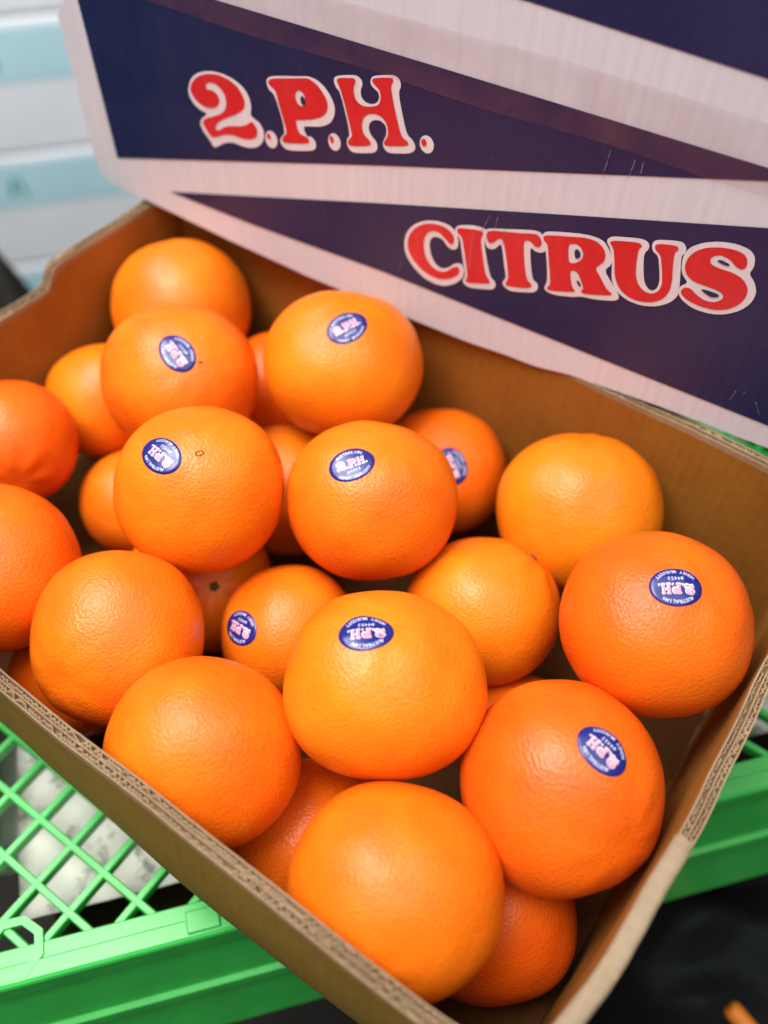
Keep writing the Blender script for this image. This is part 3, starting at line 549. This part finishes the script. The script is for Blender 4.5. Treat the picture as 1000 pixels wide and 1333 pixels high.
for j, (ch, red, white, holes, darks) in enumerate(GL['G']):
    hh = .0006 + .00006*(j % 2)
    r = lidsheet('printed_letter' if ch != '.' else 'printed_dot', [chaikin(red)] + [chaikin(q) for q in holes], hh+.0002, RED, lid)
    r['label'] = ('red letter ' + ch if not ch.isdigit() else 'red figure ' + ch) + ' with white outline' if ch != '.' else 'small white dot with red centre'
    lidsheet('white_outline', [chaikin(white)], hh, WHITEINK, r)
    for q in darks: lidsheet('navy_counter', [chaikin(q, 1)], hh+.0003, NAVY, r)
# clear packing tape across the fold, with worn ends
tp = []
for k in range(41): x = 30+440*k/40; tp.append((x, 132+.7*math.sin(x*.05)))
for k in range(41): x = 470-440*k/40; tp.append((x, 161.5+.8*math.sin(x*.03)))
TPo = lidsheet('packing_tape', [tp], .0011, TAPE, lid); TPo['label'] = 'clear reddish packing tape strip'
sc = MB()
def streak(p, q, wd):
    p, q = Vector(p), Vector(q); d = (q-p); L = d.length; d.normalize(); n_ = Vector((-d.y, d.x)); m = max(3, int(L/1.2)); rows = ([], [])
    for k in range(m+1):
        t = k/m; c = p+(q-p)*t + n_*.35*noise.noise(Vector((k*.7, p.x, p.y))); ww = wd*max(.05, .5+.9*noise.noise(Vector((k*1.3, p.y, 4))))*(1 if 0 < k < m else .05)
        for s_, r_ in ((-1, rows[0]), (1, rows[1])): r_.append(((c.x+n_.x*ww*s_)*.001, -.00125, (c.y+n_.y*ww*s_)*.001))
    sc.grid([rows[1], rows[0]])
for s_ in GL['D']['streaks']: streak(s_[0], s_[1], .22)
rs = random.Random(3)
for k in range(46):
    x, y = rs.choice(((rs.uniform(20, 460), rs.uniform(20, 130)), (rs.uniform(380, 460), rs.uniform(15, 70)), (rs.uniform(200, 270), rs.uniform(60, 110)))); L = rs.uniform(1.5, 6)
    streak((x, y), (x+rs.uniform(-.8, .8), y+L), rs.uniform(.04, .10))
sco = sc.build('scuff_mark', SCUFF, lid); sco['kind'] = 'stuff'; sco['label'] = 'pale vertical scuffs on the print'

# ------------------------------------------------------------------ green plastic crate, upside down, under the box
ZT = ZB - .0062
KX, KY = .2165-.648*.024, -.097-.762*.024
crate = empty('plastic_crate', (KX, KY, ZT-.112), 'bright green plastic crate with diamond lattice top, under the cardboard box', 'crate')
ca = math.atan2(.762, .648); crate.rotation_euler = (0, 0, ca)
CLn, CWd, HT = .60, .40, .112
def loop(off, z, r=.022):
    pts = []
    x0, y0, x1, y1 = -off, -off, CLn+off, CWd+off; r = max(.004, r+off)
    for (cx_, cy_, a0) in ((x1-r, y0+r, -90), (x1-r, y1-r, 0), (x0+r, y1-r, 90), (x0+r, y0+r, 180)):
        for k in range(6):
            a = math.radians(a0+90*k/5); pts.append((cx_+r*math.cos(a), cy_+r*math.sin(a), HT+z))
    return pts
prof = [(-.0175, -.0065), (-.0175, -.0008), (-.0168, 0), (-.0095, 0), (-.0088, .0009), (-.0012, .0009), (.0004, 0), (.0012, -.0015), (.0024, -.012), (.0014, -.0135), (-.0005, -.0142), (.0100, -.055), (.0132, -.0562), (.0146, -.064), (.0120, -.066), (.0240, -.112), (.0180, -.112), (-.0055, -.03), (-.0075, -.0075)]
M = MB(); M.grid([loop(a, z) for a, z in prof], True, True); fr = M.build('frame', GREEN, crate, False)
for p in fr.data.polygons: p.use_smooth = False
# lattice bars lie along the box's own directions, clipped to the frame opening
ci, si = math.cos(-ca), math.sin(-ca)
def tol(x, y): x, y = x-KX, y-KY; return Vector((x*ci-y*si, x*si+y*ci))
def clip(p, d):
    t0, t1 = -2, 2; m = .0165
    for k, hi in ((0, CLn-m), (1, CWd-m)):
        if abs(d[k]) < 1e-9: continue
        a, b = (m-p[k])/d[k], (hi-p[k])/d[k]
        if a > b: a, b = b, a
        t0, t1 = max(t0, a), min(t1, b)
    return t0, t1
def bar(p, d, zt, wd=.0021):
    t0, t1 = clip(p, d)
    if t1-t0 < .004: return
    a, b = p+d*t0, p+d*t1; nrm = Vector((-d.y, d.x)); B = MB(); rows = []
    for q in (a, b):
        rows.append([(q.x+nrm.x*s, q.y+nrm.y*s, HT+z) for s, z in ((-wd, zt-.007), (-wd, zt-.0008), (-wd*.7, zt), (wd*.7, zt), (wd, zt-.0008), (wd, zt-.007))])
    B.grid(rows, True); B.f += [(5, 4, 3, 2, 1, 0), (6, 7, 8, 9, 10, 11)]
    B.build('lattice_bar', GREEN, crate)
dx, dy = (tol(1, 0)-tol(0, 0)), (tol(0, 1)-tol(0, 0))
for k in range(-16, 30): bar(tol(0, -.0255+.0245*k), dx, -.0006)
for k in range(-18, 36): bar(tol(.1945+.0245*k, 0), dy, -.0009)
# moulded corner socket and stacking pad on the rim
def ngon(cx_, cy_, r, z0, z1, rin):
    B = MB(); rows = []
    for rr, z in ((rin, z0), (rin, z1), (r, z1), (r, z0)):
        rows.append([(cx_+rr*math.cos(math.pi/8+k*math.pi/4), cy_+rr*math.sin(math.pi/8+k*math.pi/4), HT+z) for k in range(8)])
    return B.grid(rows, True, True)
ngon(.034, .017, .016, -.004, .0012, .0115).build('corner_socket', GREEN, crate)
pd = MB().box((.120, .002, HT+.0005), (.017, 0, 0), (0, .011, 0), (0, 0, .0022)).build('stacking_pad', GREEN, crate); bevel(pd, .0006, 1)
for s_ in (.24, .40): bevel(MB().box((s_, .002, HT+.0005), (.017, 0, 0), (0, .011, 0), (0, 0, .0022)).build('stacking_pad', GREEN, crate), .0006, 1)

def crate_local(s, t, z): q = Vector((.648, .762, 0))*s + Vector((-.762, .648, 0))*t; return Vector((KX+q.x, KY+q.y, z))
# stand carrying the crate
stand = empty('display_stand', crate_local(.3, .2, -.15), 'dark wooden stand below the green crate', 'stand'); stand.rotation_euler = (0, 0, ca)
bevel(MB().box((-.275, -.175, ZT-HT-.022+.15), (.55, 0, 0), (0, .35, 0), (0, 0, .0215)).build('stand_top', BROWN, stand), .002, 1)
for sx in (-1, 1):
    for sy in (-1, 1): bevel(MB().box((sx*.25-.02, sy*.15-.02, 0), (.04, 0, 0), (0, .04, 0), (0, 0, ZT-HT-.0221+.15)).build('leg', BROWN, stand), .003, 1)
# paper lying inside the crate
def sheet(name, s0, t0, ls, lt, z, mat, sd):
    rows = []
    for j in range(25):
        rows.append([crate_local(s0+ls*i/40, t0+lt*j/24, z+.004*noise.noise(Vector((i*.12+sd, j*.05, sd)))+.0025*abs(noise.noise(Vector((i*.35+j*.1, j*.12, sd))))) for i in range(41)])
    return mesh(name, [v for r in rows for v in r], [(j*41+i, j*41+i+1, (j+1)*41+i+1, (j+1)*41+i) for j in range(24) for i in range(40)], mat, None, True)
ps = sheet('paper_sheet', .026, .042, .565, .30, ZT-.040, PAPERW, 2.0)
sm = ps.modifiers.new('thickness', 'SOLIDIFY'); sm.thickness = .0004
p2 = sheet('paper_sheet', .006, .075, .30, .29, ZT-.058, PAPERW, 5.0); p2.modifiers.new('thickness', 'SOLIDIFY').thickness = .0004
tag(p2, 'grey-blotched paper sheet under the lattice at the left edge', 'paper')
tag(ps, 'pale wrinkled paper sheet lying under the green lattice', 'paper')

# ------------------------------------------------------------------ background cartons
CD, CN = Vector((.648, .762, 0)), Vector((-.762, .648, 0))
base = Vector((-1.0055, .7719, 0)); CS = 1.5
STK = ['lowest blurred white and cyan carton of the stack, near the box wall', 'blurred white carton with cyan band just above the left box wall', 'blurred white carton with cyan band beside the lid corner', 'top carton of the blurred stack, with green marks on its cyan band']
for k in range(4):
    z0 = -.1495+.2345*k; jit = random.Random(k).uniform(-.012, .012)
    c = empty('foam_carton', base + CD*jit + Vector((0, 0, z0)), STK[k], 'carton', 'white and cyan cartons stacked behind'); c.rotation_euler = (0, 0, ca)
    b = bevel(MB().box((-.55, 0, 0), (.92, 0, 0), (0, .5, 0), (0, 0, .2335)).build('body', FOAM, c), .012, 3)
    MB().box((-.54, -.001, .131), (.90, 0, 0), (0, .0005, 0), (0, 0, .088)).build('cyan_band', CYAN, c)
    for m in (-4, -3, -1, 0):
        x = .003+.054*m; hgt = .036; s1 = MB(); y0 = -.0016
        for pts in (((0, 0), (.009, 0), (.018, hgt), (.0105, hgt)), ((.0195, hgt), (.027, 0), (.036, 0), (.024, hgt))) if m % 2 == 0 else (((.006, 0), (.0165, 0), (.0165, hgt), (.006, hgt)),):
            s1.add([(x+a, y0, .155+b_) for a, b_ in pts], [(0, 1, 2, 3)])
        s1.build('printed_mark', TEAL, c)
# dark sack standing by the cartons
def blob(name, loc, rad, mat, sd, label, cat, rough=.18):
    M = [Vector((v.x*rad[0], v.y*rad[1], v.z*rad[2]))*(1+rough*noise.noise(v*1.6+Vector((sd, 0, 0)))+.06*noise.noise(v*5+Vector((sd, 2, 0)))) for v in ICO_V]
    zmin = -rad[2]*.82
    M = [Vector((v.x, v.y, max(v.z, zmin))) for v in M]
    o = mesh(name, M, ICO_F, mat, None, True); o.location = loc; return tag(o, label, cat)
blob('dark_sack', (-.425, .345, .215), (.075, .075, .44), SACKM, 3, 'dark blurred sack at the left edge beside the white cartons', 'sack')
blob('black_bag', (.66, .185, .175), (.20, .22, .385), BLACK, 9, 'black plastic bag standing right of and below the crate', 'bag', .12)
# orange rod leaning out of the dark
M = MB(); rows = []
p0, p1 = Vector((.553, .168, .565)), Vector((.600, .158, .552)); d = (p1-p0).normalized(); u_ = d.orthogonal().normalized(); v_ = d.cross(u_)
for t, r in ((0, .002), (.0, .0052), (.06, .0065), (.9, .0065), (1, .004)):
    rows.append([p0+(p1-p0)*t+(u_*math.cos(a)+v_*math.sin(a))*r for a in [2*math.pi*k/14 for k in range(14)]])
M.grid(rows, True); ro = M.build('orange_strap', ORSTICK, None, True); tag(ro, 'short orange plastic rod end in the dark bottom right corner', 'rod')
